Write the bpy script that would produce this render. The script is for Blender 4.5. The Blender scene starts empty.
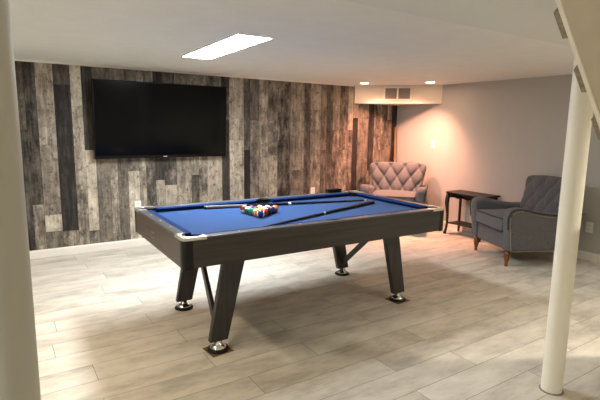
import bpy, bmesh, math, random
from mathutils import Vector, Matrix, noise
random.seed(7)
PI = math.pi
C = bpy.context.scene.collection

# ------------------------------------------------------------------ helpers
def link(name, bm, mat, parent=None, smooth=False, bevel=0, loc=None, rot=None, autos=None):
    me = bpy.data.meshes.new(name)
    bmesh.ops.recalc_face_normals(bm, faces=bm.faces[:])
    bm.to_mesh(me); bm.free()
    for m in (mat if isinstance(mat, (list, tuple)) else [mat]):
        me.materials.append(m)
    o = bpy.data.objects.new(name, me); C.objects.link(o)
    if parent: o.parent = parent
    if loc: o.location = loc
    if rot: o.rotation_euler = rot
    if smooth:
        for p in me.polygons: p.use_smooth = True
    if bevel:
        b = o.modifiers.new('bevel', 'BEVEL'); b.width = bevel; b.segments = 3; b.limit_method = 'ANGLE'; b.angle_limit = 0.6
        for p in me.polygons: p.use_smooth = True
        w = o.modifiers.new('wn', 'WEIGHTED_NORMAL'); w.keep_sharp = True
    if autos:
        me.set_sharp_from_angle(angle=autos)
    return o

def thing(name, label, cat, loc=(0, 0, 0), rotz=0, group=None):
    o = bpy.data.objects.new(name, None); C.objects.link(o)
    o.empty_display_size = 0.05
    o.location = loc; o.rotation_euler = (0, 0, rotz)
    o['label'] = label; o['category'] = cat
    if group: o['group'] = group
    return o

def tag(o, label, cat, group=None):
    o['label'] = label; o['category'] = cat
    if group: o['group'] = group
    return o

def struct(name, bm, mat, parent=None, **k):
    o = link(name, bm, mat, parent, **k)
    if not parent: o['kind'] = 'structure'
    return o

def box(bm, x0, x1, y0, y1, z0, z1):
    vs = [bm.verts.new(p) for p in ((x0,y0,z0),(x1,y0,z0),(x1,y1,z0),(x0,y1,z0),(x0,y0,z1),(x1,y0,z1),(x1,y1,z1),(x0,y1,z1))]
    for f in ((0,3,2,1),(4,5,6,7),(0,1,5,4),(1,2,6,5),(2,3,7,6),(3,0,4,7)):
        bm.faces.new([vs[i] for i in f])
    return vs

def boxbm(*a):
    bm = bmesh.new(); box(bm, *a); return bm

def hexa(bm, bot, top):
    """two quads (lists of 4 points) joined into a solid"""
    b = [bm.verts.new(p) for p in bot]; t = [bm.verts.new(p) for p in top]
    bm.faces.new(b[::-1]); bm.faces.new(t)
    for i in range(4):
        j = (i+1) % 4; bm.faces.new([b[i], b[j], t[j], t[i]])

def prism(bm, pts, z0, z1):
    b = [bm.verts.new((x, y, z0)) for x, y in pts]; t = [bm.verts.new((x, y, z1)) for x, y in pts]
    n = len(pts)
    f1 = bm.faces.new(b[::-1]); f2 = bm.faces.new(t)
    for i in range(n):
        j = (i+1) % n; bm.faces.new([b[i], b[j], t[j], t[i]])
    bmesh.ops.triangulate(bm, faces=[f1, f2])

def extrude_x(bm, pts, x0, x1):
    """profile of (y, z) points extruded along x"""
    b = [bm.verts.new((x0, y, z)) for y, z in pts]; t = [bm.verts.new((x1, y, z)) for y, z in pts]
    n = len(pts)
    f1 = bm.faces.new(b[::-1]); f2 = bm.faces.new(t)
    for i in range(n):
        j = (i+1) % n; bm.faces.new([b[i], b[j], t[j], t[i]])
    return f1, f2

def lathe(bm, prof, seg=24, center=(0, 0, 0), M=None, cap=True):
    """profile of (r, z) points turned about z"""
    rings = []
    for r, z in prof:
        ring = []
        for i in range(seg):
            a = 2*PI*i/seg
            p = Vector((r*math.cos(a), r*math.sin(a), z))
            if M: p = M @ p
            ring.append(bm.verts.new(p + Vector(center)))
        rings.append(ring)
    for a, b in zip(rings, rings[1:]):
        for i in range(seg):
            j = (i+1) % seg; bm.faces.new([a[i], a[j], b[j], b[i]])
    if cap:
        bm.faces.new(rings[0][::-1]); bm.faces.new(rings[-1])

def tube(bm, pts, r, seg=8, closed=False):
    pts = [Vector(p) for p in pts]; n = len(pts); rings = []
    rr = r if isinstance(r, (list, tuple)) else [r]*n
    for i, p in enumerate(pts):
        if closed: d = pts[(i+1) % n] - pts[i-1]
        else: d = pts[min(i+1, n-1)] - pts[max(i-1, 0)]
        d.normalize()
        up = Vector((0, 0, 1)) if abs(d.z) < .9 else Vector((1, 0, 0))
        a = d.cross(up).normalized(); b = d.cross(a)
        rings.append([bm.verts.new(p + (a*math.cos(2*PI*k/seg) + b*math.sin(2*PI*k/seg))*rr[i]) for k in range(seg)])
    m = n if closed else n-1
    for i in range(m):
        A, B = rings[i], rings[(i+1) % n]
        for k in range(seg):
            l = (k+1) % seg; bm.faces.new([A[k], A[l], B[l], B[k]])
    if not closed:
        bm.faces.new(rings[0][::-1]); bm.faces.new(rings[-1])

def axis_matrix(p, q):
    d = (Vector(q) - Vector(p)).normalized()
    return d.to_track_quat('Z', 'Y').to_matrix()

# ------------------------------------------------------------------ materials
def srgb(r, g, b):
    f = lambda c: (c/255/12.92) if c/255 <= .04045 else ((c/255+.055)/1.055)**2.4
    return (f(r), f(g), f(b), 1)

def mat(name, col, rough=.6, metal=0, noise_amt=0, noise_scale=20, stretch=(1, 1, 1), bump=0, bump_scale=200, emit=None, spec=.5, sheen=0, coat=0):
    m = bpy.data.materials.new(name); m.use_nodes = True
    nt = m.node_tree; b = nt.nodes['Principled BSDF']
    b.inputs['Base Color'].default_value = col
    b.inputs['Roughness'].default_value = rough
    b.inputs['Metallic'].default_value = metal
    b.inputs['Specular IOR Level'].default_value = spec
    if sheen: b.inputs['Sheen Weight'].default_value = sheen
    if coat: b.inputs['Coat Weight'].default_value = coat
    if noise_amt or bump:
        tc = nt.nodes.new('ShaderNodeTexCoord'); mp = nt.nodes.new('ShaderNodeMapping')
        mp.inputs['Scale'].default_value = stretch
        nt.links.new(tc.outputs['Object'], mp.inputs['Vector'])
    if noise_amt:
        n = nt.nodes.new('ShaderNodeTexNoise'); n.inputs['Scale'].default_value = noise_scale; n.inputs['Detail'].default_value = 6
        n.inputs['Roughness'].default_value = .65
        nt.links.new(mp.outputs['Vector'], n.inputs['Vector'])
        mr = nt.nodes.new('ShaderNodeMapRange')
        mr.inputs['From Min'].default_value = .3; mr.inputs['From Max'].default_value = .7
        mr.inputs['To Min'].default_value = 1-noise_amt; mr.inputs['To Max'].default_value = 1+noise_amt
        nt.links.new(n.outputs['Fac'], mr.inputs['Value'])
        mx = nt.nodes.new('ShaderNodeVectorMath'); mx.operation = 'SCALE'
        mx.inputs[0].default_value = col[:3]
        nt.links.new(mr.outputs['Result'], mx.inputs['Scale'])
        nt.links.new(mx.outputs['Vector'], b.inputs['Base Color'])
    if bump:
        n2 = nt.nodes.new('ShaderNodeTexNoise'); n2.inputs['Scale'].default_value = bump_scale; n2.inputs['Detail'].default_value = 3
        nt.links.new(mp.outputs['Vector'], n2.inputs['Vector'])
        bp = nt.nodes.new('ShaderNodeBump'); bp.inputs['Strength'].default_value = bump; bp.inputs['Distance'].default_value = .004
        nt.links.new(n2.outputs['Fac'], bp.inputs['Height'])
        nt.links.new(bp.outputs['Normal'], b.inputs['Normal'])
    if emit:
        b.inputs['Emission Color'].default_value = emit[0]
        b.inputs['Emission Strength'].default_value = emit[1]
    return m

def barnwood():
    """weathered vertical planks; 'tone' attribute per plank, 'seed' shifts the grain"""
    m = bpy.data.materials.new('barnwood_planks'); m.use_nodes = True
    nt = m.node_tree; N = nt.nodes.new; L = nt.links.new; b = nt.nodes['Principled BSDF']
    at = N('ShaderNodeAttribute'); at.attribute_name = 'tone'
    sp = N('ShaderNodeSeparateColor'); L(at.outputs['Color'], sp.inputs['Color'])
    tc = N('ShaderNodeTexCoord')
    sd = N('ShaderNodeVectorMath'); sd.operation = 'SCALE'; sd.inputs['Scale'].default_value = 37
    cb = N('ShaderNodeCombineXYZ'); L(sp.outputs['Green'], cb.inputs['X']); L(sp.outputs['Green'], cb.inputs['Z'])
    L(cb.outputs['Vector'], sd.inputs[0])
    ad = N('ShaderNodeVectorMath'); L(tc.outputs['Object'], ad.inputs[0]); L(sd.outputs['Vector'], ad.inputs[1])
    def nz(sx, sy, sz, scale, det, rough):
        mp = N('ShaderNodeMapping'); mp.inputs['Scale'].default_value = (sx, sy, sz); L(ad.outputs['Vector'], mp.inputs['Vector'])
        n = N('ShaderNodeTexNoise'); n.inputs['Scale'].default_value = scale; n.inputs['Detail'].default_value = det; n.inputs['Roughness'].default_value = rough
        L(mp.outputs['Vector'], n.inputs['Vector']); return n
    g = nz(1, 1, .06, 45, 6, .65)        # fine grain
    p = nz(1, 1, .45, 9, 8, .78)         # worn patches
    k = nz(1, 1, .8, 22, 5, .7)          # black flecks
    def mth(op, a, bb):
        x = N('ShaderNodeMath'); x.operation = op
        for i, v in enumerate((a, bb)):
            if isinstance(v, (int, float)): x.inputs[i].default_value = v
            else: L(v, x.inputs[i])
        return x.outputs[0]
    v = mth('ADD', sp.outputs['Red'], mth('MULTIPLY', mth('SUBTRACT', p.outputs['Fac'], .5), mth('MULTIPLY', sp.outputs['Blue'], 2.2)))
    v = mth('ADD', v, mth('MULTIPLY', mth('SUBTRACT', g.outputs['Fac'], .5), .55))
    fl = N('ShaderNodeMapRange'); L(k.outputs['Fac'], fl.inputs['Value'])
    fl.inputs['From Min'].default_value = .30; fl.inputs['From Max'].default_value = .46; fl.inputs['To Min'].default_value = .42; fl.inputs['To Max'].default_value = 1
    v = mth('MULTIPLY', v, fl.outputs['Result'])
    cr = N('ShaderNodeValToRGB'); L(v, cr.inputs['Fac'])
    e = cr.color_ramp.elements
    e[0].position = .05; e[0].color = srgb(38, 35, 33)
    e[1].position = 1.0; e[1].color = srgb(214, 204, 186)
    for pos, c in ((.3, (88, 82, 75)), (.55, (134, 125, 112)), (.8, (180, 170, 153))):
        x = e.new(pos); x.color = srgb(*c)
    L(cr.outputs['Color'], b.inputs['Base Color'])
    b.inputs['Roughness'].default_value = .7; b.inputs['Specular IOR Level'].default_value = .25
    bp = N('ShaderNodeBump'); bp.inputs['Strength'].default_value = .25; bp.inputs['Distance'].default_value = .003
    L(g.outputs['Fac'], bp.inputs['Height']); L(bp.outputs['Normal'], b.inputs['Normal'])
    return m

def floorwood():
    m = bpy.data.materials.new('whitewashed_floor_planks'); m.use_nodes = True
    nt = m.node_tree; N = nt.nodes.new; L = nt.links.new; b = nt.nodes['Principled BSDF']
    at = N('ShaderNodeAttribute'); at.attribute_name = 'tone'
    sp = N('ShaderNodeSeparateColor'); L(at.outputs['Color'], sp.inputs['Color'])
    tc = N('ShaderNodeTexCoord')
    cb = N('ShaderNodeCombineXYZ'); L(sp.outputs['Green'], cb.inputs['X']); L(sp.outputs['Green'], cb.inputs['Y'])
    sd = N('ShaderNodeVectorMath'); sd.operation = 'SCALE'; sd.inputs['Scale'].default_value = 29; L(cb.outputs['Vector'], sd.inputs[0])
    ad = N('ShaderNodeVectorMath'); L(tc.outputs['Object'], ad.inputs[0]); L(sd.outputs['Vector'], ad.inputs[1])
    def nz(s, scale, det, rough):
        mp = N('ShaderNodeMapping'); mp.inputs['Scale'].default_value = s; L(ad.outputs['Vector'], mp.inputs['Vector'])
        n = N('ShaderNodeTexNoise'); n.inputs['Scale'].default_value = scale; n.inputs['Detail'].default_value = det; n.inputs['Roughness'].default_value = rough
        L(mp.outputs['Vector'], n.inputs['Vector']); return n
    g = nz((.09, 1, 1), 60, 5, .6)
    p = nz((.42, 1, 1), 5.5, 7, .68)
    def mth(op, a, bb):
        x = N('ShaderNodeMath'); x.operation = op
        for i, v in enumerate((a, bb)):
            if isinstance(v, (int, float)): x.inputs[i].default_value = v
            else: L(v, x.inputs[i])
        return x.outputs[0]
    v = mth('ADD', sp.outputs['Red'], mth('MULTIPLY', mth('SUBTRACT', p.outputs['Fac'], .5), 1.8))
    v = mth('ADD', v, mth('MULTIPLY', mth('SUBTRACT', g.outputs['Fac'], .5), .3))
    cr = N('ShaderNodeValToRGB'); L(v, cr.inputs['Fac'])
    e = cr.color_ramp.elements
    e[0].position = .0; e[0].color = srgb(150, 141, 131)
    e[1].position = .95; e[1].color = srgb(228, 222, 209)
    for pos, c in ((.3, (184, 177, 164)), (.55, (208, 201, 187))):
        x = e.new(pos); x.color = srgb(*c)
    L(cr.outputs['Color'], b.inputs['Base Color'])
    b.inputs['Roughness'].default_value = .58; b.inputs['Specular IOR Level'].default_value = .25
    bp = N('ShaderNodeBump'); bp.inputs['Strength'].default_value = .12; bp.inputs['Distance'].default_value = .002
    L(g.outputs['Fac'], bp.inputs['Height']); L(bp.outputs['Normal'], b.inputs['Normal'])
    return m

def attrcol(name, attr, rough=.2, spec=.5, coat=0):
    m = bpy.data.materials.new(name); m.use_nodes = True
    nt = m.node_tree; b = nt.nodes['Principled BSDF']
    at = nt.nodes.new('ShaderNodeAttribute'); at.attribute_name = attr
    nt.links.new(at.outputs['Color'], b.inputs['Base Color'])
    b.inputs['Roughness'].default_value = rough; b.inputs['Coat Weight'].default_value = coat
    return m

M_ceil = mat('ceiling_paint', srgb(222, 225, 221), .9, bump=.25, bump_scale=120, noise_amt=.03, noise_scale=6)
M_soff = mat('ceiling_soffit_paint', srgb(214, 219, 216), .9, bump=.15, bump_scale=120)
M_wall = mat('taupe_wall_paint', srgb(176, 176, 172), .85, bump=.1, bump_scale=150, noise_amt=.02, noise_scale=4)
M_bulk = mat('bulkhead_paint', srgb(222, 212, 198), .85)
M_white = mat('white_trim_paint', srgb(228, 224, 216), .5)
M_plast = mat('white_plastic', srgb(228, 225, 218), .4)
M_slot = mat('dark_slot', srgb(50, 46, 42), .6)
M_barn = barnwood(); M_floor = floorwood()
M_gap = mat('dark_gap', srgb(124, 108, 92), .9)
M_gapw = mat('dark_gap_wall', srgb(30, 27, 25), .9)
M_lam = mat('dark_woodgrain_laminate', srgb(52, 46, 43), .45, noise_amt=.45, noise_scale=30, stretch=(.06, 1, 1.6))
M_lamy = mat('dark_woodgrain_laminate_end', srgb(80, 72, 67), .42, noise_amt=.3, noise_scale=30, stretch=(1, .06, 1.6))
M_lamz = mat('dark_woodgrain_laminate_leg', srgb(48, 45, 44), .45, noise_amt=.45, noise_scale=34, stretch=(1.5, 1.5, .05))
M_rail = mat('grey_rail_laminate', srgb(78, 76, 77), .3, noise_amt=.3, noise_scale=30, stretch=(.06, 1, 1))
M_raily = mat('grey_rail_laminate_end', srgb(78, 76, 77), .3, noise_amt=.3, noise_scale=30, stretch=(1, .06, 1))
M_black = mat('black_plastic', srgb(15, 15, 17), .45, spec=.3)
M_cloth = mat('blue_cloth', srgb(21, 60, 110), .95, noise_amt=.06, noise_scale=90, bump=.1, bump_scale=500, spec=.1, sheen=.15)
M_cush = mat('blue_cushion_cloth', srgb(20, 46, 92), .95, noise_amt=.05, noise_scale=90, spec=.1)
M_cap = mat('silver_cap_metal', srgb(205, 200, 192), .32, metal=.85)
M_chrome = mat('chrome', srgb(225, 222, 218), .12, metal=1)
M_sight = mat('sight_dot', srgb(225, 222, 215), .4)
M_badge = mat('badge_metal', srgb(130, 122, 112), .4, metal=.3)
M_pad = mat('brown_pad', srgb(118, 86, 58), .7, noise_amt=.25, noise_scale=60)
M_tv = mat('tv_bezel', srgb(8, 8, 9), .5, spec=.15)
M_scr = mat('tv_screen', srgb(6, 6, 7), .12, spec=.2)
M_fab = mat('grey_tweed_fabric', srgb(100, 100, 103), .95, noise_amt=.35, noise_scale=110, bump=.3, bump_scale=300, spec=.1, sheen=.1)
M_pipe = mat('dark_piping', srgb(52, 52, 56), .9)
M_nail = mat('brass_nails', srgb(165, 146, 120), .4, metal=.6)
M_honey = mat('honey_wood', srgb(112, 66, 34), .4, noise_amt=.25, noise_scale=30, stretch=(1, 1, .2))
M_esp = mat('espresso_wood', srgb(20, 15, 13), .5, noise_amt=.25, noise_scale=30, stretch=(1, .2, 1))
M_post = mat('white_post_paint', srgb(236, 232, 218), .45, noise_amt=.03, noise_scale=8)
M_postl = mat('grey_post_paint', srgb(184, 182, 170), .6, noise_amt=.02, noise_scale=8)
M_stair = mat('cream_stair_paint', srgb(190, 180, 158), .7, noise_amt=.04, noise_scale=10)
M_worn = mat('worn_grey_wood', srgb(146, 134, 116), .8, noise_amt=.3, noise_scale=60)
M_caulk = mat('grey_caulk', srgb(130, 124, 112), .8, noise_amt=.3, noise_scale=80)
M_cue = mat('black_cue_lacquer', srgb(24, 23, 24), .25)
M_grip = mat('grey_cue_wrap', srgb(92, 90, 90), .6, noise_amt=.6, noise_scale=200)
M_ivory = mat('ivory', srgb(228, 222, 208), .4)
M_tan = mat('tan_wood', srgb(150, 116, 78), .7, noise_amt=.15, noise_scale=30, stretch=(1, 1, .1))
M_duct = mat('grey_duct_shadow', srgb(140, 130, 124), .7)
M_glow = mat('panel_diffuser', srgb(255, 255, 255), .6, emit=((.90, .95, 1, 1), 66))
M_glowr = mat('recessed_lens', srgb(255, 235, 215), .6, emit=((1, .58, .36, 1), 85))
M_ball = attrcol('ball_resin', 'ballcol', .12)

# ------------------------------------------------------------------ room numbers (metres)
H = 2.017; WA = 5.46; WB = 5.378      # ceiling height, plank wall y, right wall x
XL, YB = -2.4, -2.2                   # the rest of the basement, behind the camera

CAM = Vector((0, 0, 1.40295)); F = 464.966
FW = Vector((0.53961, 0.82740, -0.15565)); RT = Vector((0.83875, -0.54432, 0.01435)); UP = Vector((0.07285, 0.13830, 0.98771))
def on_wall(px, py):                  # a measured photo point carried onto the plank wall
    d = FW*F + RT*(px-300) + UP*(200-py); t = WA/d.y
    return CAM + d*t

# ------------------------------------------------------------------ plank meshes
def add_plank(bm, lay, corners, tone, mott):
    vs = [bm.verts.new(p) for p in corners]
    f = bm.faces.new(vs); f.material_index = 0
    s = random.random()
    for l in f.loops: l[lay] = (tone, s, mott, 1)

# floor
bm = bmesh.new(); lay = bm.loops.layers.float_color.new('tone')
for f in ([(XL, YB, -.004), (WB, YB, -.004), (WB, WA, -.004), (XL, WA, -.004)],):
    fc = bm.faces.new([bm.verts.new(p) for p in f]); fc.material_index = 1
pw, pl = .2, 1.22; gp = .0014
y = YB; r = 0
while y < WA:
    off = (r*.47 % 1)*pl + random.uniform(-.12, .12)
    x = XL - pl + off
    while x < WB:
        x0, x1 = max(x, XL), min(x+pl, WB); y1 = min(y+pw, WA)
        if x1-x0 > .01:
            add_plank(bm, lay, [(x0+gp, y+gp, 0), (x1-gp, y+gp, 0), (x1-gp, y1-gp, 0), (x0+gp, y1-gp, 0)], random.uniform(.47, .65), 1)
        x += pl
    y += pw; r += 1
struct('floor', bm, [M_floor, M_gap])

# plank wall
bnd = [21.5, 28.5, 40, 57.5, 74, 85, 95.5, 109, 117, 127, 138.5, 145.5, 155, 164, 176, 191, 198.5, 207, 222, 229.5, 244, 250, 259, 268, 277.5, 290, 304, 310, 320.5, 326, 332, 339, 347, 352, 357, 367.5, 373, 386, 390.5]
tones = [[(190, .2), (999, .35)], [(130, .28), (999, .2)], [(205, .2), (999, .5)], [(145, .62), (215, .5), (232, .78), (999, .4)], [(85, .25), (231, .08), (999, .5)],
         [(107, .75), (190, .6), (999, .5)], [(150, .15), (231, .78), (999, .42)], [(90, .5), (999, .42)], [(88, .42), (999, .52)], [(90, .5), (999, .36)],
         [(171, .35), (999, .74)], [(90, .5), (999, .55)], [(92, .45), (999, .3)], [(180, .1), (999, .6)], [(185, .25), (999, .68)], [(90, .45), (999, .56)],
         [(175, .52), (999, .22)], [(999, .52)], [(95, .42), (999, .72)], [(120, .2), (999, .14)], [(140, .66), (999, .72)], [(150, .3), (999, .02)],
         [(120, .35), (999, .46)], [(999, .58)], [(155, .42), (999, .68)], [(140, .32), (999, .22)], [(170, .55), (999, .45)], [(999, .32)], [(110, .6), (999, .5)],
         [(150, .42), (999, .34)], [(999, .26)], [(130, .5), (999, .36)], [(150, .3), (999, .48)], [(130, .62), (999, .35)], [(118, .5), (999, .05)], [(130, .45), (999, .35)], [(170, .1), (999, .4)], [(150, .38), (999, .46)], [(120, .55), (999, .4)], [(999, .08)]]
bm = bmesh.new(); lay = bm.loops.layers.float_color.new('tone')
fc = bm.faces.new([bm.verts.new(p) for p in [(XL, WA+.004, 0), (WB, WA+.004, 0), (WB, WA+.004, H), (XL, WA+.004, H)]]); fc.material_index = 1
xs = [on_wall(14, 150).x] + [on_wall(p, 150).x for p in bnd] + [WB]
g = .001
for i in range(len(xs)-1):
    x0, x1 = xs[i], xs[i+1]
    px = 300; 
    # screen column at mid-height, to carry break heights onto the wall
    pc = ([14]+bnd+[396.5]); pm = (pc[i]+pc[i+1])/2
    z1 = H
    for yb, t in tones[i]:
        z0 = 0 if yb == 999 else on_wall(pm, yb).z
        mott = random.uniform(.5, 1.0) if t > .15 else .25
        add_plank(bm, lay, [(x0+g, WA, z0+g), (x1-g, WA, z0+g), (x1-g, WA, z1-g), (x0+g, WA, z1-g)], t, mott)
        z1 = z0
x = xs[0]
while x > XL:
    w = random.uniform(.1, .2); z1 = H
    while z1 > 0:
        z0 = max(0, z1-random.uniform(.5, 1.3))
        add_plank(bm, lay, [(x-w+g, WA, z0+g), (x-g, WA, z0+g), (x-g, WA, z1-g), (x-w+g, WA, z1-g)], random.choice((.15, .3, .5, .65)), .8)
        z1 = z0
    x -= w
struct('wall_back', bm, [M_barn, M_gapw])

struct('wall_right', boxbm(WB, WB+.1, YB, WA+.004, 0, H), M_wall)
struct('wall_left', boxbm(XL-.1, XL, YB, WA, 0, H), M_wall)
struct('wall_front', boxbm(XL, WB, YB-.1, YB, 0, H), M_wall)
struct('ceiling', boxbm(XL-.1, WB+.1, YB-.1, WA+.1, H, H+.1), M_ceil)
SO = 1.81
struct('ceiling_drop', boxbm(XL, WB, YB, SO, 1.985, H), M_soff)
# baseboards with a small eased top
bm = bmesh.new(); 
extrude_x(bm, [(WA, 0), (WA-.016, 0), (WA-.016, .07), (WA-.009, .083), (WA, .086)], XL, WB)
struct('baseboard_back', bm, M_white)
bm = bmesh.new(); extrude_x(bm, [(0, 0), (-.016, 0), (-.016, .07), (-.009, .083), (0, .086)], YB, WA-.016)
for v in bm.verts: v.co = Vector((WB+v.co.y, v.co.x, v.co.z))
struct('baseboard_right', bm, M_white)
bm = bmesh.new(); extrude_x(bm, [(WA, H), (WA, H-.018), (WA-.012, H-.012), (WA-.016, H)], XL, 4.48)
struct('trim_1', bm, M_white)

# diagonal bulkhead across the far corner
BX, BY, BZ = 4.50, 4.585, 1.757
bm = bmesh.new(); prism(bm, [(BX, WA), (WB, BY), (WB, WA)], BZ, H)
struct('bulkhead', bm, M_bulk)

# ------------------------------------------------------------------ ceiling lights, vent
cl = thing('ceiling_light', 'long bright white rectangular light panel in the ceiling', 'ceiling light', (1.572, 3.59, H), -.036)
link('diffuser', boxbm(-.129, .129, -.622, .622, -.006, -.001), M_glow, cl)
bm = bmesh.new()
for a in ((-.137, .137, -.63, -.622), (-.137, .137, .622, .63), (-.137, -.129, -.622, .622), (.129, .137, -.622, .622)):
    box(bm, a[0], a[1], a[2], a[3], -.007, 0)
link('frame', bm, M_white, cl)
for (x, y, lab) in ((4.33, 5.05, 'small round recessed ceiling light by the plank wall, left of the vent'), (4.90, 4.385, 'small round recessed ceiling light by the grey wall, right of the vent')):
    t = thing('recessed_light', lab, 'recessed light', (x, y, H), 0, 'recessed lights above the corner bulkhead')
    bm = bmesh.new(); lathe(bm, [(.06, -.001), (.078, -.001), (.078, -.006), (.06, -.010)], 32, cap=False); 
    link('trim_ring', bm, M_white, t, smooth=True)
    bm = bmesh.new(); lathe(bm, [(.06, -.006), (.06, -.003)], 32)
    link('lens', bm, M_glowr, t)

# vent: face of the bulkhead runs from (BX,WA) to (WB,BY)
fd = Vector((WB-BX, BY-WA, 0)); FL = fd.length; fd.normalize(); ang = math.atan2(fd.y, fd.x)
vc = Vector((BX, WA, 0)) + fd*(FL*.5)
vt = thing('air_vent', 'white two-section air vent grille on the corner bulkhead', 'vent', (vc.x, vc.y, 1.898), ang)
W2, H2 = .2, .098
bm = bmesh.new()     # local: x along face, -y out of it
box(bm, -W2, W2, -.012, .0, H2-.022, H2); box(bm, -W2, W2, -.012, .0, -H2, -H2+.022)
box(bm, -W2, -W2+.024, -.012, .0, -H2+.022, H2-.022); box(bm, W2-.024, W2, -.012, .0, -H2+.022, H2-.022)
box(bm, -.012, .012, -.012, .0, -H2+.022, H2-.022)
link('frame', bm, M_plast, vt)
link('duct_opening', boxbm(-W2+.02, W2-.02, -.003, 0.0, -H2+.02, H2-.02), M_duct, vt)
for s in (-1, 1):
    bm = bmesh.new()
    for k in range(6):
        z = -H2+.034+k*.0255
        hexa(bm, [(s*.094-.082, -.011, z-.004), (s*.094+.082, -.011, z-.004), (s*.094+.082, -.004, z+.004), (s*.094-.082, -.004, z+.004)],
                 [(s*.094-.082, -.011, z-.002), (s*.094+.082, -.011, z-.002), (s*.094+.082, -.004, z+.006), (s*.094-.082, -.004, z+.006)])
    link('louvre_panel', bm, M_duct, vt)

# ------------------------------------------------------------------ wall plates
def plate(name, lab, cat, loc, rotz, switch=False, group=None):
    t = thing(name, lab, cat, loc, rotz, group)     # local -y out of the wall
    link('cover_plate', boxbm(-.036, .036, -.006, 0, -.058, .058), M_plast, t, bevel=.002)
    if switch:
        link('toggle', boxbm(-.006, .006, -.016, -.006, -.012, .012), M_plast, t)
    else:
        for z in (-.022, .022):
            bm = bmesh.new(); lathe(bm, [(.0165, 0), (.0165, .003)], 20, M=Matrix.Rotation(PI/2, 3, 'X'), center=(0, -.006, z))
            s = link('socket', bm, M_plast, t)
            bm = bmesh.new(); box(bm, -.008, -.005, -.0098, -.0088, z-.004, z+.006); box(bm, .005, .008, -.0098, -.0088, z-.004, z+.006)
            link('slot', bm, M_slot, s)
    return t
plate('wall_outlet', 'white outlet on the plank wall left of the pool table', 'outlet', (1.325, WA, .475), 0)
plate('wall_outlet', 'white outlet on the plank wall peeking above the far table rail', 'outlet', (3.775, WA, .487), 0)
plate('wall_outlet', 'beige outlet low on the grey wall right of the white post', 'outlet', (WB, 2.443, .362), -PI/2)
plate('light_switch', 'white light switch on the grey wall above the corner armchair', 'light switch', (WB, 4.69, 1.18), -PI/2, True)

# ------------------------------------------------------------------ television
tv = thing('television', 'large black flat-screen television mounted on the plank wall', 'television', (1.633, 5.43, 1.032)); tv.rotation_euler.x = math.radians(2.6)
TW, TH = .757, .838
link('screen', boxbm(-TW+.012, TW-.012, -.058, -.05, .03, TH-.012), M_scr, tv)
bm = bmesh.new()
box(bm, -TW, TW, -.062, -.02, 0, .03); box(bm, -TW, TW, -.062, -.02, TH-.012, TH)
box(bm, -TW, -TW+.012, -.062, -.02, .03, TH-.012); box(bm, TW-.012, TW, -.062, -.02, .03, TH-.012)
link('bezel', bm, M_tv, tv)
link('back_housing', boxbm(-TW+.012, TW-.012, -.05, -.008, .03, TH-.012), M_tv, tv)
link('logo', boxbm(-.022, .022, -.0635, -.062, .010, .017), M_sight, tv)
link('mount', boxbm(-.25, .25, -.008, .029, .25, .6), M_tv, tv)

# ------------------------------------------------------------------ pool table
L2, W_2, HT = 2.11/2, 1.13/2, .79
TX, TY, TR = 1.872, 2.958, -.012
pt = thing('pool_table', 'blue-felt pool table with dark woodgrain sides and slanted legs', 'pool table', (TX, TY, 0), TR)
CZ = .755                       # cloth height
RW, NW = .062, .105              # rail width, nose line
PR, PC = .054, .084             # corner pocket radius and centre offset
MR, MC = .046, .070              # middle pocket
def arc(cx, cy, r, a0, a1, n=10):
    return [(cx+r*math.cos(math.radians(a0+(a1-a0)*i/n)), cy+r*math.sin(math.radians(a0+(a1-a0)*i/n))) for i in range(n+1)]
# bed outline with six bites
m_ = .055
def bite(cx, cy, r, x_edge=None):
    pass
def corner_arc(sx, sy, n=10):
    cx, cy = sx*(L2-PC), sy*(W_2-PC); R_ = PR
    d = math.sqrt(R_*R_ - (PC-m_)**2)
    # from point on the x=±(L2-m_) side to the point on the y=±(W_2-m_) side going through the inside
    p0 = (sx*(L2-m_), cy - sy*d); p1 = (cx - sx*d, sy*(W_2-m_))
    a0 = math.atan2(p0[1]-cy, p0[0]-cx); a1 = math.atan2(p1[1]-cy, p1[0]-cx)
    mid = math.atan2(-sy, -sx)
    def unwrap(a, ref):
        while a-ref > PI: a -= 2*PI
        while a-ref < -PI: a += 2*PI
        return a
    a0 = unwrap(a0, mid); a1 = unwrap(a1, mid)
    return [(cx+R_*math.cos(a0+(a1-a0)*i/n), cy+R_*math.sin(a0+(a1-a0)*i/n)) for i in range(n+1)]
dm = math.sqrt(MR**2-(MC-m_)**2)
def mid_arc(sy, n=10):          # running from +x to -x
    cy = sy*(W_2-MC); p = []
    a0 = math.atan2(sy*(MC-m_)*1.0, dm)
    for i in range(n+1):
        a = PI*i/n
        p.append((MR*math.cos(a), cy - sy*MR*math.sin(a)))
    return p
out = []
out += corner_arc(1, -1)[::-1]              # ends on x side
out += corner_arc(1, 1)                     # x side -> y side
out += mid_arc(1)
out += corner_arc(-1, 1)[::-1]
out += corner_arc(-1, -1)
out += mid_arc(-1)[::-1]
bm = bmesh.new(); prism(bm, out, CZ-.025, CZ)
link('bed', bm, M_cloth, pt)

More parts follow.
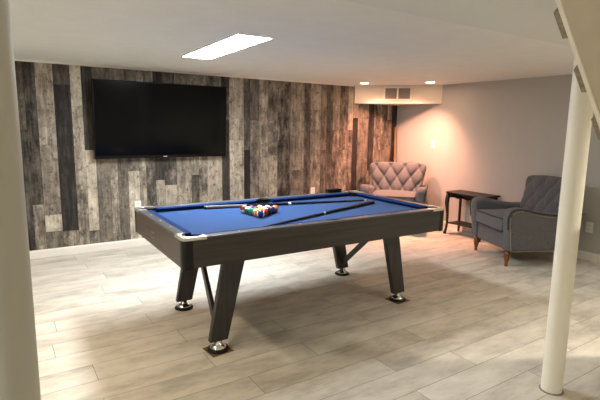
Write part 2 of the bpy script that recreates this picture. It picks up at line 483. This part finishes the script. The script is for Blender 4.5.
# rails: four long pieces, two end pieces; cushions under their inner edges
ce = .142                        # corner cap reach along each side
def rail_long(sx, sy):
    x0, x1 = (.062, L2-ce)
    bm = bmesh.new(); a, b_ = (sx*x0, sx*x1); lo, hi = min(a, b_), max(a, b_)
    ya, yb = sorted((sy*W_2, sy*(W_2-RW)))
    box(bm, lo, hi, ya, yb, HT-.010, HT)
    r = link('side_rail', bm, M_rail, pt, bevel=.003)
    for k in (1, 2, 3):
        bm = bmesh.new(); lathe(bm, [(.0055, HT), (.0055, HT+.0012)], 12, center=(sx*(x0+(x1-x0)*k/4+.0), sy*(W_2-.04), 0))
        link('sight', bm, M_sight, r)
    # cushion: profile across y
    bm = bmesh.new()
    o, n = sy*(W_2-RW), sy*(W_2-NW)
    prof = [(o, CZ), (o, HT-.001), (n, CZ+.029), (n, CZ+.023), (n+sy*.024, CZ)]
    n0, n1 = x0+.004, x1+.0
    b0 = [bm.verts.new((sx*(n0+ (abs(p[0]-o)/(NW-RW))*.018), p[0], p[1])) for p in prof]
    b1 = [bm.verts.new((sx*(n1- (abs(p[0]-o)/(NW-RW))*.03+.012), p[0], p[1])) for p in prof]
    bm.faces.new(b0); bm.faces.new(b1[::-1])
    for i in range(5): bm.faces.new([b0[i], b0[(i+1) % 5], b1[(i+1) % 5], b1[i]])
    link('cushion', bm, M_cush, pt)
for sx in (-1, 1):
    for sy in (-1, 1): rail_long(sx, sy)
for sx in (-1, 1):
    ya, yb = -(W_2-ce), (W_2-ce)
    xa, xb = sorted((sx*L2, sx*(L2-RW)))
    r = link('end_rail', boxbm(xa, xb, ya, yb, HT-.010, HT), M_raily, pt, bevel=.003)
    for k in (-1, 0, 1):
        bm = bmesh.new(); lathe(bm, [(.0055, HT), (.0055, HT+.0012)], 12, center=(sx*(L2-.04), k*.22, 0))
        link('sight', bm, M_sight, r)
    bm = bmesh.new(); o, n = sx*(L2-RW), sx*(L2-NW)
    prof = [(o, CZ), (o, HT-.001), (n, CZ+.029), (n, CZ+.023), (n+sx*.024, CZ)]
    b0 = [bm.verts.new((p[0], ya-.012+(abs(p[0]-o)/(NW-RW))*.03, p[1])) for p in prof]
    b1 = [bm.verts.new((p[0], yb+.012-(abs(p[0]-o)/(NW-RW))*.03, p[1])) for p in prof]
    bm.faces.new(b0); bm.faces.new(b1[::-1])
    for i in range(5): bm.faces.new([b0[i], b0[(i+1) % 5], b1[(i+1) % 5], b1[i]])
    link('cushion', bm, M_cush, pt)
# corner caps, middle pocket trims, pocket cups
PR2 = .057
dd = math.sqrt(PR2**2-(PC-RW)**2)
for sx in (-1, 1):
    for sy in (-1, 1):
        o = [(ce, 0)] + [(.035-.035*math.sin(a), .035-.035*math.cos(a)) for a in [PI/2*i/6 for i in range(7)]] + [(0, ce), (RW, ce)]
        a0 = math.atan2(dd, RW-PC); a1 = math.atan2(RW-PC, dd)
        if a0 > 0: a1 += 2*PI
        o += [(PC+PR2*math.cos(a0+(a1-a0)*i/12), PC+PR2*math.sin(a0+(a1-a0)*i/12)) for i in range(13)]
        o += [(ce, RW)]
        pts = [(sx*(L2-u), sy*(W_2-v)) for u, v in o]
        bm = bmesh.new(); prism(bm, pts, HT-.016, HT+.003)
        link('corner_cap', bm, M_cap, pt, bevel=.003)
        bm = bmesh.new(); lathe(bm, [(PR2, HT-.012), (PR, CZ-.01), (.048, CZ-.07), (.02, CZ-.085)], 24, center=(sx*(L2-PC), sy*(W_2-PC), 0), cap=False)
        bm.faces.new([v for v in bm.verts][-24:])
        link('pocket', bm, M_black, pt, smooth=True)
for sy in (-1, 1):
    o = [(.062, 0), (.062, RW)] + [(.049*math.cos(a), MC+.049*math.sin(a)) for a in [math.asin((RW-MC)/.049) - (PI+2*math.asin((RW-MC)/.049))*i/14 for i in range(15)]] + [(-.062, RW), (-.062, 0)]
    bm = bmesh.new(); prism(bm, [(u, sy*(W_2-v)) for u, v in o], HT-.010, HT+.001)
    link('pocket_trim', bm, M_rail, pt, bevel=.002)
    bm = bmesh.new(); lathe(bm, [(.049, HT-.012), (MR, CZ-.01), (.042, CZ-.07), (.02, CZ-.085)], 24, center=(0, sy*(W_2-MC), 0), cap=False)
    bm.faces.new([v for v in bm.verts][-24:])
    link('pocket', bm, M_black, pt, smooth=True)
# apron
AZ = .615; t = .018; ins = .004
for sy in (-1, 1):
    ya, yb = sorted((sy*(W_2-ins), sy*(W_2-ins-t)))
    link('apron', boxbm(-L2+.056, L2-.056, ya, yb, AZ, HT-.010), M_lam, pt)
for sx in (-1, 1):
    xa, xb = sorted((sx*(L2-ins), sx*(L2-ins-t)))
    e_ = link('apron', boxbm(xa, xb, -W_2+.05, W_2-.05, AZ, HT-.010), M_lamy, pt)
    if sx < 0:
        b_ = link('badge', boxbm(-L2-.001, -L2+ins, .0, .075, .664, .712), M_badge, pt, bevel=.003)
        b_['label'] = 'small grey metal plate'
        link('badge_inset', boxbm(-L2-.002, -L2-.001, .012, .063, .675, .701), M_lamy, b_)
for sx in (-1, 1):
    for sy in (-1, 1):
        o = [(.058, 0)] + [(.03-.03*math.sin(a), .03-.03*math.cos(a)) for a in [PI/2*i/6 for i in range(7)]] + [(0, .05), (.05, .05), (.058, .02)]
        bm = bmesh.new(); prism(bm, [(sx*(L2-u-.002), sy*(W_2-v-.002)) for u, v in o], AZ-.004, HT-.016)
        link('corner_post', bm, M_black, pt, smooth=False)
link('underside_panel', boxbm(-L2+.03, L2-.03, -W_2+.03, W_2-.03, CZ-.105, CZ-.095), M_black, pt)
# legs
legpos = {(-1, -1): (1.085, 2.588), (-1, 1): (1.130, 3.356), (1, -1): (2.69, 2.63), (1, 1): (2.715, 3.40)}
for (sx, sy), (fx, fy) in legpos.items():
    lx, ly = (Matrix.Rotation(-TR, 2) @ Vector((fx-TX, fy-TY)))
    lean = -sx*.125
    b = []; tp = []
    for (u, v) in ((-1, -1), (1, -1), (1, 1), (-1, 1)):
        b.append((lx+u*.060, ly+v*.021, .066)); tp.append((lx+lean+u*.074, ly+v*.024, CZ-.105))
    bm = bmesh.new(); hexa(bm, b, tp)
    lg = link('leg', bm, M_lamz, pt, bevel=.004)
    bm = bmesh.new(); lathe(bm, [(.068, 0.004), (.071, .010), (.066, .018), (.05, .020)], 28, center=(lx, ly, 0))
    f = link('foot_ring', bm, M_black, lg, smooth=True)
    bm = bmesh.new(); lathe(bm, [(.054, .018), (.050, .028), (.033, .042), (.024, .05), (.024, .066)], 28, center=(lx, ly, 0))
    link('leveller', bm, M_chrome, lg, smooth=True)
# one diagonal brace at each end
def brace(p, q, w=.024, th=.012):
    bm = bmesh.new(); p, q = Vector(p), Vector(q)
    d = (q-p).normalized(); s = d.cross(Vector((1, 0, 0))).normalized()
    X = Vector((1, 0, 0))
    hexa(bm, [p-X*th-s*w, p+X*th-s*w, p+X*th+s*w, p-X*th+s*w], [q-X*th-s*w, q+X*th-s*w, q+X*th+s*w, q-X*th+s*w])
    link('brace', bm, M_lamz, pt, bevel=.002)
brace((1.10-TX, 2.60-TY, .09), (1.12-TX, 3.02-TY, .655), .024)
brace((2.70-TX, 3.385-TY, .13), (2.70-TX, 2.80-TY, .65), .022)

# pads under the two near feet
for k, (lab, r_) in {(-1, -1): ('square brown floor pad under the front left table foot', .1), (1, -1): ('square brown floor pad under the front right table foot', .05)}.items():
    fx, fy = legpos[k]
    bm = boxbm(-.072, .072, -.072, .072, 0, .004)
    for v in bm.verts: v.co = Matrix.Rotation(r_, 3, 'Z') @ v.co
    o = link('floor_pad', bm, M_pad, loc=(fx, fy, 0))
    tag(o, lab, 'floor pad', 'pads under the pool table feet')
for ch in list(pt.children):
    if ch.name.startswith('leg'):
        pass

# ------------------------------------------------------------------ balls
BR = .0286
ang_b = None
apex = Vector((1.535, 2.868)); lft = Vector((1.531, 3.126)); rgt = Vector((1.757, 3.028))
cen = (apex+lft+rgt)/3
dirv = ((apex-cen).normalized() + Matrix.Rotation(math.radians(120), 2) @ (lft-cen).normalized()*0).normalized()
a_ap = math.atan2(*(apex-cen).yx); a_l = math.atan2(*(lft-cen).yx); a_r = math.atan2(*(rgt-cen).yx)
def norm(a):
    while a < -PI: a += 2*PI
    while a > PI: a -= 2*PI
    return a
dl = norm(a_l-(a_ap-2*PI/3)); dr = norm(a_r-(a_ap+2*PI/3))
rot0 = a_ap + (dl+dr)/3
S = 4*2*BR*1.02; Rr = S/math.sqrt(3)
def tri(a): return cen + Vector((math.cos(a), math.sin(a)))*Rr
A_, B_, C_ = tri(rot0), tri(rot0-2*PI/3), tri(rot0+2*PI/3)
cols = {'yellow': (236, 180, 20), 'blue': (22, 42, 110), 'red': (190, 40, 34), 'purple': (74, 36, 96), 'orange': (228, 98, 40), 'green': (18, 124, 100), 'maroon': (122, 30, 34), 'black': (18, 18, 20)}
# rows from the front ball; (colour, striped)
rows = [[('blue', 1, 'front point of the rack, nearest the camera')],
        [('orange', 1, 'second row just behind the front ball, left side'), ('red', 0, 'second row just behind the front ball, right side')],
        [('green', 0, 'left edge of the rack, middle ball'), ('yellow', 0, 'at the centre of the rack'), ('black', 0, 'right edge of the rack, middle ball')],
        [('green', 1, 'left edge of the rack beside the corner ball'), ('maroon', 0, 'inside the rack left of centre, fourth row'), ('red', 1, 'inside the rack right of centre, fourth row'), ('blue', 0, 'right edge of the rack beside the corner ball')],
        [('maroon', 1, 'left corner of the rack'), ('purple', 0, 'back row of the rack beside the left corner ball'), ('yellow', 1, 'middle of the back row of the rack'), ('purple', 1, 'back row of the rack beside the right corner ball'), ('orange', 0, 'right corner of the rack')]]
for i, row in enumerate(rows):
    for j, (cn, st, where) in enumerate(row):
        p = A_ + (B_-A_)*(i/4) + (C_-B_)*(j/4)
        bm = bmesh.new(); bmesh.ops.create_uvsphere(bm, u_segments=36, v_segments=24, radius=BR)
        ly_ = bm.loops.layers.float_color.new('ballcol')
        q = Matrix.Rotation(random.uniform(0, 6), 3, 'Z') @ Matrix.Rotation(random.uniform(.1, .7), 3, 'X') if i else RT.to_track_quat('Z', 'Y').to_matrix()
        for f in bm.faces:
            c = f.calc_center_median().normalized()
            white = (st and abs(c.z) > .66) or (abs(c.z) < .9 and c.x > .97)
            v = srgb(232, 226, 212) if white else srgb(*cols[cn])
            for l in f.loops: l[ly_] = v
        for v in bm.verts: v.co = q @ v.co
        o = link('pool_ball', bm, M_ball, smooth=True, loc=(p.x, p.y, CZ+BR+.0008))
        tag(o, f"{'white-and-'+cn+' striped' if st else 'solid '+cn} pool ball, {where}", 'pool ball', 'racked pool balls')

# ------------------------------------------------------------------ cues
def cue(lab, butt, tip, grip):
    b = Vector((butt[0], butt[1], CZ+.0148)); d2 = Vector((tip[0]-butt[0], tip[1]-butt[1], 0)).normalized()
    LEN = 1.45
    e = Vector((b.x+d2.x*LEN, b.y+d2.y*LEN, CZ+.0072)); d = (e-b).normalized()
    t = thing('pool_cue', lab, 'pool cue', b, 0, 'cues lying on the table')
    M = d.to_track_quat('Z', 'Y').to_matrix()
    rad = lambda s: .0143 - (.0143-.0063)*s/LEN
    def seg(name, s0, s1, m, r_extra=0):
        bm = bmesh.new(); lathe(bm, [(rad(s0)+r_extra, s0), (rad(s1)+r_extra, s1)], 16, M=M)
        return link(name, bm, m, t, smooth=True, autos=.6)
    seg('bumper', 0, .012, M_black)
    seg('butt', .012, .34 if grip else .70, M_grip if grip else M_cue)
    if grip: seg('forearm', .34, .70, M_cue)
    seg('joint_ring', .70, .722, M_ivory, .0004)
    seg('shaft', .722, LEN-.03, M_cue)
    seg('ferrule', LEN-.03, LEN-.008, M_ivory)
    seg('tip', LEN-.008, LEN, M_black)
cue('black pool cue with grey handle lying behind the racked balls', (1.325, 3.40), (2.80, 3.105), True)
cue('all-black pool cue lying diagonally right of the racked balls', (2.70, 2.98), (1.53, 2.612), False)
# brush on the far rail
t = thing('table_brush', 'black brush lying on the far rail near the corner pocket', 'brush', (2.66, 3.497, HT), 0)
link('handle', boxbm(-.085, .085, -.022, .022, .016, .034), M_black, t, bevel=.006)
link('bristles', boxbm(-.078, .078, -.018, .018, .0, .016), M_black, t)

# ------------------------------------------------------------------ armchairs
def armchair(lab, loc, rotz):
    t = thing('armchair', lab, 'armchair', loc, rotz, 'grey tufted armchairs')   # local -y is the front
    W = .385
    # upholstered base
    base = boxbm(-.275, .275, -.365, .32, .155, .335)
    link('seat_base', base, M_fab, t, bevel=.015)
    # cushion
    bm = boxbm(-.268, .268, -.40, .22, .335, .475)
    bmesh.ops.subdivide_edges(bm, edges=bm.edges[:], cuts=7, use_grid_fill=True)
    for v in bm.verts:
        if v.co.z > .47: v.co.z += .022*(1-(v.co.x/.268)**2)*(1-((v.co.y+.09)/.31)**2)
        if v.co.y < -.39: v.co.y -= .012*(1-(v.co.x/.268)**2)
    cu = link('seat_cushion', bm, M_fab, t, bevel=.014)
    bm = bmesh.new()
    for z in (.345, .468):
        pts = [(-.266, .1, z), (-.268, -.35, z)] + [(-.268+.018*(1-math.cos(a)), -.384-.018*math.sin(a), z) for a in (0, .5, 1.0, 1.57)]
        front = [(x, -.404-.012*(1-(x/.268)**2), z) for x in [-.24+.06*i for i in range(9)]]
        full = pts + front + [(-p[0], p[1], p[2]) for p in pts[::-1]]
        tube(bm, full, .006, 6)
    link('piping', bm, M_pipe, cu, smooth=True)
    # arms
    prof = [(-.385, .155), (.36, .155), (.37, .545), (.25, .535), (.10, .533), (-.04, .543), (-.16, .566), (-.25, .588), (-.32, .598), (-.372, .59), (-.405, .565), (-.420, .525), (-.420, .47), (-.410, .38)]
    for s in (-1, 1):
        bm = bmesh.new(); x0, x1 = sorted((s*.275, s*.385))
        f1, f2 = extrude_x(bm, prof, x0, x1)
        # upper part flares outward
        for v in bm.verts:
            k = max(0, (v.co.z-.40)/.2); v.co.x += s*.028*k*k*(1 if abs(v.co.x) > .33 else .55)
        ar = link('arm', bm, M_fab, t, bevel=.042)
        # nailheads round the outer face and the front edge
        bm = bmesh.new()
        path = [(y, z) for y, z in prof[2:]] + [prof[0], prof[1]]
        P = []
        for a, b in zip(path, path[1:]):
            n_ = max(1, int((Vector(b)-Vector(a)).length/.0065))
            for i in range(n_): P.append(Vector(a).lerp(Vector(b), i/n_))
        Q = []
        for p in P:
            y, z = p.x, p.y
            y2 = y + (.03 if y < -.3 else -.03 if y > .3 else 0); z2 = z - .032 if z > .5 else (z + .012 if z < .2 else z)
            Q.append((s*(.385+.028*(max(0, (z2-.40)/.2))**2), y2, z2))
        tube(bm, Q, [(.0068, .004, .001, .004)[i % 4] for i in range(len(Q))], 6)
        nh = link('nailhead_trim', bm, M_nail, ar, smooth=True)
        # welt along the arm outline
        bm = bmesh.new()
        tube(bm, [(s*(.385+.028*max(0, (z-.40)/.2)**2-.004), y+(.008 if y < -.35 else 0), z-(.010 if z > .5 else 0)) for y, z in prof[2:]], .006, 6)
        link('welt', bm, M_pipe, ar, smooth=True)
    # back: tufted front, flared, rolled top
    nu, nv = 56, 52
    btn = []
    def back_pt(u, v):
        w = .300 + .080*min(1, v*1.1)
        w *= 1 - .16*(max(0, v-.78)/.22)**2*(abs(u)**4)
        z = .40 + .50*v - .03*v*v*abs(u)**5
        y = .15 + .14*v + .02*v*v
        if v > .86: y += .16*(v-.86)**2/.14*1.6; z -= .10*((v-.86)/.14)**3
        y += .03*(-(u*u))*-1*.0 - .05*u*u*(.3+.7*v)     # wings wrap a little forward
        return Vector((u*w, y, z))
    du, dv = .25, .27
    def puff(u, v):
        if v > .93: 
            return .0
        a = (u/du + (v-.80)/dv)/2+.5; b_ = (u/du - (v-.80)/dv)/2+.5
        s1, s2 = abs(math.sin(PI*a*1.0)), abs(math.sin(PI*b_))
        h = (s1**.3)*(s2**.3)
        e = min(1, (1-abs(u))/.12)**.5
        return .060*h*e + .006*e
    bm = bmesh.new(); G = []
    for j in range(nv+1):
        v = j/nv; row = []
        for i in range(nu+1):
            u = -1+2*i/nu
            p = back_pt(u, v); p.y -= puff(u, v); row.append(bm.verts.new(p))
        G.append(row)
    Bk = []
    for j in range(nv+1):
        v = j/nv; row = []
        for i in range(nu+1):
            u = -1+2*i/nu
            p = back_pt(u, min(v, .93)); p.y += .065 if v < .9 else .065-.035*(v-.9)/.1; 
            if v > .93: p.z = back_pt(u, v).z - .03
            row.append(bm.verts.new(p))
        Bk.append(row)
    for j in range(nv):
        for i in range(nu):
            bm.faces.new([G[j][i], G[j][i+1], G[j+1][i+1], G[j+1][i]])
            bm.faces.new([Bk[j][i], Bk[j+1][i], Bk[j+1][i+1], Bk[j][i+1]])
    for j in range(nv):
        for i in (0, nu):
            bm.faces.new([G[j][i], G[j+1][i], Bk[j+1][i], Bk[j][i]])
    for i in range(nu):
        bm.faces.new([G[0][i], G[0][i+1], Bk[0][i+1], Bk[0][i]]); bm.faces.new([G[nv][i], G[nv][i+1], Bk[nv][i+1], Bk[nv][i]])
    bk = link('backrest', bm, M_fab, t, smooth=True, autos=1.2)
    # buttons at the crossings of the creases
    for ia in range(-4, 5):
        for ib in range(-4, 5):
            a, b_ = ia, ib
            u = du*((a-.5)+(b_-.5)); v = .80 + dv*((a-.5)-(b_-.5))
            if abs(u) < .9 and .22 < v < .9:
                p = back_pt(u, v); p.y -= .014
                bm = bmesh.new(); bmesh.ops.create_uvsphere(bm, u_segments=10, v_segments=6, radius=.011, matrix=Matrix.Translation(p))
                link('button', bm, M_fab, bk, smooth=True)
    # front rail and legs
    leg_prof = [(.012, 0), (.016, .006), (.017, .02), (.014, .03), (.019, .05), (.027, .085), (.029, .105), (.022, .118), (.030, .126), (.030, .14), (.024, .145), (.024, .16)]
    for x in (-.31, .31):
        bm = bmesh.new(); lathe(bm, leg_prof, 20, center=(x, -.35, 0)); link('leg', bm, M_honey, t, smooth=True)
        bm = bmesh.new(); hexa(bm, [(x-.016, .345, 0), (x+.016, .345, 0), (x+.016, .375, 0), (x-.016, .375, 0)], [(x-.024, .29, .16), (x+.024, .29, .16), (x+.024, .335, .16), (x-.024, .335, .16)])
        link('leg', bm, M_honey, t, bevel=.003)
    t.scale = (1.07, 1.07, 1.05)
    return t
# facing direction (cos, sin) -> rotz so that local -y points there
def face(ax, ay): return math.atan2(ay, ax) + PI/2
armchair('grey tufted armchair in the far corner, facing out, glowing pink in warm light', (4.73, 4.77, 0), face(-.78, -.66)).scale = (1.1, 1.08, 1.06)
armchair('grey tufted armchair with nailhead trim on the right, partly behind the white post', (4.835, 2.865, 0), face(-.90, .44)).scale.x = 1.03

# ------------------------------------------------------------------ side table
st = thing('side_table', 'small dark wooden side table with curved legs between the armchairs', 'side table', (5.18, 3.825, 0))
sh = .575
bm = bmesh.new(); o = []
hx, hy = .165, .31
prism(bm, [(-hx, -hy+.03), (-hx+.03, -hy), (hx, -hy), (hx, hy), (-hx+.03, hy), (-hx, hy-.03)], sh-.022, sh)
link('table_top', bm, M_esp, st, bevel=.006)
def scallop(n, L):
    return [(-L+2*L*i/n, -.030-.030*abs(math.sin(PI*3.5*i/n))) for i in range(n+1)]
for s in (-1, 1):
    bm = bmesh.new()
    poly = [(y, sh-.022+z) for y, z in scallop(42, hy-.05)] + [(hy-.05, sh-.022), (-hy+.05, sh-.022)]
    x = s*(hx-.035); f1, f2 = extrude_x(bm, poly, x-.008, x+.008)
    bmesh.ops.triangulate(bm, faces=[f1, f2])
    link('side_apron', bm, M_esp, st)
    y = s*(hy-.04)
    link('end_apron', boxbm(-hx+.04, hx-.04, y-.008, y+.008, sh-.065, sh-.022), M_esp, st)
for s in (-1, 1):
    y = s*(hy-.04)
    cab = [(-hx+.035, sh-.022), (-hx+.022, sh-.10), (-hx+.018, sh-.16), (-hx+.030, sh-.24), (-hx+.042, sh-.33), (-hx+.042, .14), (-hx+.030, .07), (-hx+.012, .025), (-hx+.004, .0)]
    bm = bmesh.new(); tube(bm, [(x, y, z) for x, z in cab], [.024, .029, .027, .022, .018, .016, .016, .020, .021], 10)
    link('leg', bm, M_esp, st, smooth=True)
    bm = bmesh.new(); tube(bm, [(hx-.035, y, sh-.022), (hx-.035, y, .3), (hx-.035, y, .0)], [.020, .018, .016], 10)
    link('leg', bm, M_esp, st, smooth=True)
bm = bmesh.new(); prism(bm, [(-hx+.05, -hy+.03), (hx-.03, -hy+.03), (hx-.03, hy-.03), (-hx+.05, hy-.03), (-hx+.07, hy-.16), (-hx+.07, -hy+.16)], .135, .15)
link('lower_shelf', bm, M_esp, st)

# tan strip leaning in the corner
bm = bmesh.new()
hexa(bm, [(5.225, 5.30, 0), (5.265, 5.30, 0), (5.265, 5.312, 0), (5.225, 5.312, 0)], [(5.328, 5.435, 1.42), (5.352, 5.435, 1.42), (5.352, 5.447, 1.42), (5.328, 5.447, 1.42)])
tag(link('wood_strip', bm, M_tan), 'thin tan wooden strip leaning in the corner behind the armchair', 'wood strip')

# ------------------------------------------------------------------ posts
def post(lab, x, y, m, r):
    t = thing('support_post', lab, 'support post', (x, y, 0), 0)
    bm = bmesh.new(); lathe(bm, [(r, 0.003), (r, 1.985)], 48); link('pole', bm, m, t, smooth=True, autos=.8)
    bm = bmesh.new(); lathe(bm, [(r+.009, 0), (r+.008, .003), (r+.002, .005)], 40); link('base_ring', bm, M_caulk, t, smooth=True)
post('round white support post on the right beneath the stairs', 2.453, 1.215, M_post, .0525)
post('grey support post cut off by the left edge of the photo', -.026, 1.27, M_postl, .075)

# ------------------------------------------------------------------ stair seen from below
sr = thing('staircase', 'cream-painted staircase underside slanting down at the upper right', 'staircase', (1.6, 1.0, 0))
def sline(x):  return 1.876 - (x-1.765)*1.052          # height of the lower far edge at y=1.0
o = Vector((1.6, 1.0, 0))
def P(x, y, z): return (x-o.x, y-o.y, z)
x0, x1 = 1.64, 3.25
bm = bmesh.new()
n = Vector((1.052, 0, 1)).normalized()*.02
hexa(bm, [P(x0, .12, sline(x0)), P(x1, .12, sline(x1)), P(x1, .985, sline(x1)), P(x0, .985, sline(x0))],
         [P(x0+n.x, .12, sline(x0)+n.z), P(x1+n.x, .12, sline(x1)+n.z), P(x1+n.x, .985, sline(x1)+n.z), P(x0+n.x, .985, sline(x0)+n.z)])
link('underside_panel', bm, M_stair, sr)
bm = bmesh.new(); dn = .012
hexa(bm, [P(x0, .985, sline(x0)-dn), P(x1, .985, sline(x1)-dn), P(x1, 1.003, sline(x1)-dn), P(x0, 1.003, sline(x0)-dn)],
         [P(x0+.05, .985, sline(x0)+.02), P(x1+.05, .985, sline(x1)+.02), P(x1+.05, 1.003, sline(x1)+.02), P(x0+.05, 1.003, sline(x0)+.02)])
link('edge_strip', bm, M_post, sr, bevel=.003)
# tread ends beyond the strip
for k in range(5):
    xa = 1.80 + k*.185
    za = sline(xa)
    # a tread-end block lying along the slope
    bm = bmesh.new()
    L_ = .118
    d = Vector((1, 0, -1.052)).normalized()*L_
    up = Vector((1.052, 0, 1)).normalized()*.05
    a = Vector(P(xa, 1.003, za+.002)); b = a + d
    Y = Vector((0, .026, 0))
    hexa(bm, [a, b, b+Y, a+Y], [a+up, b+up, b+Y+up, a+Y+up])
    tr = link('tread_end', bm, M_worn, sr)
# ------------------------------------------------------------------ lamps
def area(name, loc, rot, size, energy, col, sy=None):
    l = bpy.data.lights.new(name, 'AREA'); l.energy = energy; l.color = col; l.size = size
    if sy: l.shape = 'RECTANGLE'; l.size_y = sy
    o_ = bpy.data.objects.new(name, l); C.objects.link(o_); o_.location = loc; o_.rotation_euler = rot
    return o_
area('left_panel_lamp', (-.55, 2.85, H-.02), (0, 0, 0), .10, 27, (1, .80, .58), 1.2)
def add_fill_point(loc, energy, col, r):  # fill point light without a fixture
    l = bpy.data.lights.new('fill_point', 'POINT'); l.energy = energy; l.color = col; l.shadow_soft_size = r
    o_ = bpy.data.objects.new('fill_point', l); C.objects.link(o_); o_.location = loc
def down(x, y, energy, col, spread=130):  # unseen area lamps added out of view to fill the room light
    l = bpy.data.lights.new('unseen_fill_area', 'AREA'); l.energy = energy; l.color = col; l.shape = 'DISK'; l.size = .14; l.spread = math.radians(spread)
    o_ = bpy.data.objects.new('unseen_fill_area', l); C.objects.link(o_); o_.location = (x, y, 1.98)
down(3.1, .3, 20, (1, .89, .74))
down(4.6, -.9, 26, (1, .89, .74))
down(1.4, -1.2, 14, (1, .89, .74))
l = bpy.data.lights.new('fill_point', 'POINT'); l.energy = 23; l.color = (1, .95, .88); l.shadow_soft_size = .15  # added point light that brightens the left ceiling, no fixture there
o_ = bpy.data.objects.new('fill_point', l); C.objects.link(o_); o_.location = (-1.2, .9, 1.1)
for x, y, en, tx, ty in ((4.33, 5.05, 150, -.42, .10), (4.90, 4.385, 225, .02, -.36)):
    l = bpy.data.lights.new('downlight', 'SPOT'); l.energy = en; l.color = (1, .43, .28); l.spot_size = math.radians(116); l.spot_blend = 1; l.shadow_soft_size = .04
    o_ = bpy.data.objects.new('downlight', l); C.objects.link(o_); o_.location = (x, y, H-.02); o_.rotation_euler = Vector((tx, ty, 1)).to_track_quat('Z', 'Y').to_euler()

w = bpy.data.worlds.new('world'); bpy.context.scene.world = w; w.use_nodes = True
w.node_tree.nodes['Background'].inputs['Color'].default_value = (.8, .75, .7, 1)
w.node_tree.nodes['Background'].inputs['Strength'].default_value = .05

# ------------------------------------------------------------------ camera
cd = bpy.data.cameras.new('camera'); cam = bpy.data.objects.new('camera', cd); C.objects.link(cam)
cd.sensor_width = 36; cd.sensor_fit = 'HORIZONTAL'; cd.lens = F/600*36; cd.clip_start = .02
cam.matrix_world = Matrix((( RT.x, UP.x, -FW.x, CAM.x), (RT.y, UP.y, -FW.y, CAM.y), (RT.z, UP.z, -FW.z, CAM.z), (0, 0, 0, 1)))
sc = bpy.context.scene; sc.camera = cam
sc.view_settings.view_transform = 'Standard'; sc.view_settings.look = 'None'; sc.view_settings.exposure = .42
sc.cycles.use_denoising = True
sc.cycles.max_bounces = 10; sc.cycles.diffuse_bounces = 6
